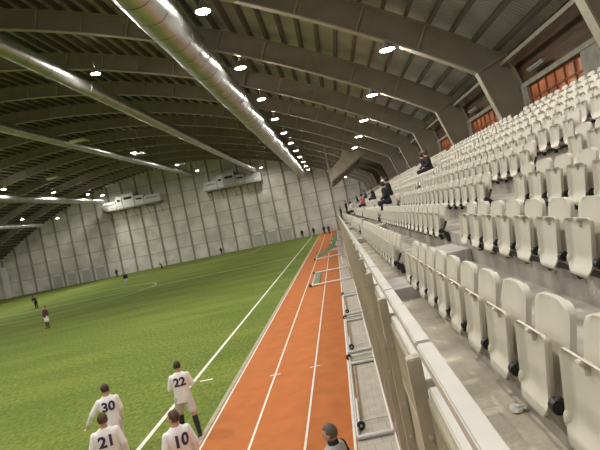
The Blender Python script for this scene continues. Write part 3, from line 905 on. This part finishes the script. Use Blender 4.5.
    so = fuse(t, 'shirt' if top == 'shirt' else 'jacket', topmats or M[top], voxel, root, 3)
    if topmats:
        t = MB(); loft(t, [(T((0, -.01, 1.47))*k, .085*k, .08*k), (T((0, 0, 1.56))*k, .068*k, .066*k)]); t.build('collar', M['blackcloth'], root, smooth=True)
    if top_fn:
        for p in so.data.polygons: p.material_index = top_fn(p.center/k)
    # shorts or trousers
    t = MB()
    loft(t, [((0, 0, (.80+dz)*k), .150*k, .12*k), ((0, 0, (.90+dz)*k), .178*k, .135*k), ((0, 0, (1.0+dz)*k), .165*k, .125*k)])
    for l in legs:
        l = [Vector(q) for q in l]
        if long_trousers: limb(t, sc([l[0], l[1], l[1].lerp(l[2], .95)]), [.108*k, .082*k, .064*k])
        else: limb(t, sc([l[0], l[0].lerp(l[1], .78)]), [.112*k, .104*k])
    fuse(t, 'trousers' if long_trousers else 'shorts', M[bottom], voxel, root, 3)
    for l in legs:
        l = [Vector(q) for q in l]
        if not long_trousers:
            t = MB(); limb(t, sc([l[1].lerp(l[2], .12), l[1].lerp(l[2], .45), l[2]]), [.062*k, .064*k, .046*k]); fuse(t, 'sock', M[sock], min(voxel, .015), root, 2)
        A = l[2]*k; t = MB(); lift = A.z-.09*k
        limb(t, [Vector((A.x, A.y-.03*k, lift+.045*k)), Vector((A.x, A.y+.08*k, lift+.045*k)), Vector((A.x*1.06, A.y+.17*k, lift+.034*k))], [.044*k, .044*k, .033*k])
        fuse(t, 'shoe', M['boot'], min(voxel, .015), root, 2)
    if number:
        cu = bpy.data.curves.new('number', 'FONT'); cu.body = number; cu.size = .27; cu.align_x = 'CENTER'; cu.align_y = 'CENTER'; cu.offset = .010
        tmp = bpy.data.objects.new('tmp', cu); COL.objects.link(tmp)
        dg = bpy.context.evaluated_depsgraph_get(); dg.update()
        me = bpy.data.meshes.new_from_object(tmp.evaluated_get(dg)); bpy.data.objects.remove(tmp)
        bm = bmesh.new(); bm.from_mesh(me)
        bmesh.ops.triangulate(bm, faces=bm.faces[:]); bmesh.ops.subdivide_edges(bm, edges=bm.edges[:], cuts=2, use_grid_fill=True)
        sb = bmesh.new(); sb.from_mesh(so.data); bv = BVHTree.FromBMesh(sb)
        c0 = T((0, 0, 1.30))*k
        for v in bm.verts:
            o_ = Vector((v.co.x*1.0, -1.0, c0.z+v.co.y)); hit = bv.ray_cast(o_, Vector((0, 1, 0)))
            v.co = (hit[0]+Vector((0, -.004, 0))) if hit[0] else Vector((o_.x, c0.y-.13, o_.z))
        bm.to_mesh(me); bm.free(); sb.free()
        me.materials.clear(); me.materials.append(M['number']); me.name = 'back_number'
        link('back_number', me, root)
    tag(root, label, 'person', group)
    return root
R = math.radians
PL = 'players in white at the touchline'
person((-4.36, 11.7, 0), R(14), 'player in white shirt number 22 standing by the white touchline', PL, 1.82, hair='hair', number='22', detail=True, voxel=.013,
       arms=[[(-.185, 0, 1.45), (-.25, .02, 1.17), (-.10, .22, 1.12)], [(.185, 0, 1.45), (.25, .02, 1.17), (.08, .24, 1.16)]],
       legs=[[(-.095, 0, .93), (-.14, .16, .52), (-.16, .10, .11)], [(.095, 0, .93), (.17, -.06, .50), (.22, -.20, .09)]], tilt=R(12))
person((-5.70, 10.9, 0), R(26), 'player in white shirt number 30 with left arm held away', PL, 1.83, hair='hair', number='30', detail=True, voxel=.013, turn=R(15), tilt=R(8),
       arms=[[(-.185, 0, 1.45), (-.33, -.02, 1.22), (-.44, .10, 1.02)], [(.185, 0, 1.45), (.22, .0, 1.17), (.20, .15, .95)]], lean=R(4))
person((-4.78, 8.85, 0), R(27), 'player in white shirt number 21 with brown hair, cut off by the frame', PL, 1.86, hair='hairbrown', number='21', detail=True, voxel=.013, turn=R(8), tilt=R(4))
person((-3.28, 8.2, 0), R(42), 'player in white shirt number 10 looking left, nearest the track', PL, 1.86, hair='hairbrown', number='10', detail=True, voxel=.013, turn=R(30), tilt=R(2))
person((-.64, 6.55, .004), R(58), 'grey-haired man in a grey and navy jacket on the track', None, 1.81, top='jacket', bottom='blackcloth', hair='hairgrey', long_trousers=True,
       detail=True, voxel=.013, turn=R(18), tilt=R(6), topmats=[M['jacket'], M['navy'], M['blackcloth']],
       top_fn=lambda c: 2 if (c.x > .16) else (0 if c.z > 1.36 else 1))
FP = 'figures far out on the pitch'
run = [[(-.09, 0, .93), (-.10, .22, .56), (-.11, .02, .28)], [(.09, 0, .93), (.10, -.02, .50), (.11, -.12, .09)]]
bend = [[(-.185, 0, 1.45), (-.25, .12, 1.2), (-.2, .30, 1.05)], [(.185, 0, 1.45), (.25, .12, 1.2), (.2, .30, 1.05)]]
person((-23.5, 38.6, 0), R(160), 'player in a maroon top and white shorts, nearest figure far out on the pitch', FP, top='maroon', bottom='shirt', sock='maroon')
person((-38, 61, 0), R(60), 'figure in black bending forward on the far left of the pitch', FP, top='blackcloth', bottom='blackcloth', long_trousers=True, lean=R(35), arms=bend, hood=True, hair='hair')
person((-30.6, 70, 0), R(200), 'figure in a black top and pale shorts near the middle of the pitch', FP, top='blackcloth', bottom='pale', sock='pale', legs=run)
person((-44.6, 98.5, 0), R(180), 'slim dark figure by the far wall, left of the middle', FP, top='navy', bottom='blackcloth', long_trousers=True)
person((-34, 94, 0), R(150), 'dark crouching figure on the pitch in front of the far wall', FP, top='blackcloth', bottom='blackcloth', long_trousers=True, lean=R(40), arms=bend, h=1.5)
person((-25, 104.6, 0), R(180), 'dark figure standing right against the far wall below the grey vent unit', FP, top='blackcloth', bottom='blackcloth', long_trousers=True, h=1.6)
TP = 'figures at the far end of the track'
for (x, y, c, l) in ((-2.9, 100, 'blackcloth', 'dark figure at the far end of the track, on the left'), (-1.9, 97, 'maroon', 'figure in a maroon top at the far end of the track'),
                     (-7.6, 103.6, 'blackcloth', 'dark figure by the far corner of the pitch'), (-5.2, 104, 'navy', 'navy figure by the far end of the touchline')):
    person((x, y, .004), R(170), l, TP, top=c, bottom='blackcloth', long_trousers=True)
SPG = 'spectators in the stand'
def tread(kk): return (RX0+PITCH*(kk-1)+.33, T1+RISE*(kk-1)) if kk else (.60, ZW+.004)
for (kk, y, top, bot, hh, l) in (
        (0, 54, 'blackcloth', 'blackcloth', 1.55, 'spectator in black standing on the walkway at the far end'),
        (1, 50, 'blackcloth', 'blackcloth', 1.66, 'spectator in black standing behind the far front row seats'),
        (4, 33.0, 'shirt', 'shirt', 1.55, 'spectator all in white standing among the far seats')):
    x, z = tread(kk)
    person((x, y, z), R(90), l, SPG, hh, top=top, bottom=bot, long_trousers=True, hair='hair')
def sitter(j, y, top, bot, l, ls):
    o = copy_tree(seat0); o.location = (RX0+PITCH*j, y, T1+RISE*j)
    tag(o, ls, 'seat', 'cream folding stadium seats')
    for c in o.children:
        if c.name.startswith('seat_pan'):
            Rm = Matrix.Rotation(R(-78), 4, 'Y'); pv = Vector((-.095, 0, .045))
            c.matrix_local = Matrix.Translation(pv) @ Rm @ Matrix.Translation(-pv)
    person((RX0+PITCH*j-.23, y, T1+RISE*(j-1)), R(90), l, SPG, 1.78, pose='sit', top=top, bottom=bot, long_trousers=True, lean=R(8), hood=True)
for a in SIT: sitter(*a)


# ------------------------------------------------------------------ camera, world
cam = bpy.data.objects.new('camera', bpy.data.cameras.new('camera')); COL.objects.link(cam); SC.camera = cam
cam.data.sensor_width = 36; cam.data.lens = 500*36/600
cam.data.shift_x = -34.5/600; cam.data.shift_y = -16/600
cam.data.clip_end = 400
r = math.radians(11.7)
# scene leans anticlockwise in the picture: camera rolled clockwise
Xc = Vector((math.cos(r), 0, -math.sin(r))); 
Xc = Vector((math.cos(r), 0, -math.sin(r))); Yc = Vector((math.sin(r), 0, math.cos(r))); Zc = Vector((0, -1, 0))
mw = Matrix.Identity(4)
for i in range(3): mw[i][0] = Xc[i]; mw[i][1] = Yc[i]; mw[i][2] = Zc[i]
mw[2][3] = ZC
cam.matrix_world = mw
wd = bpy.data.worlds.new('world'); SC.world = wd; wd.use_nodes = True
wd.node_tree.nodes['Background'].inputs['Color'].default_value = (1.0, .94, .84, 1)
wd.node_tree.nodes['Background'].inputs['Strength'].default_value = .12
SC.view_settings.view_transform = 'Standard'
SC.view_settings.look = 'None'
SC.view_settings.gamma = 1
SC.view_settings.exposure = 0.0
SC.view_settings.use_curve_mapping = False
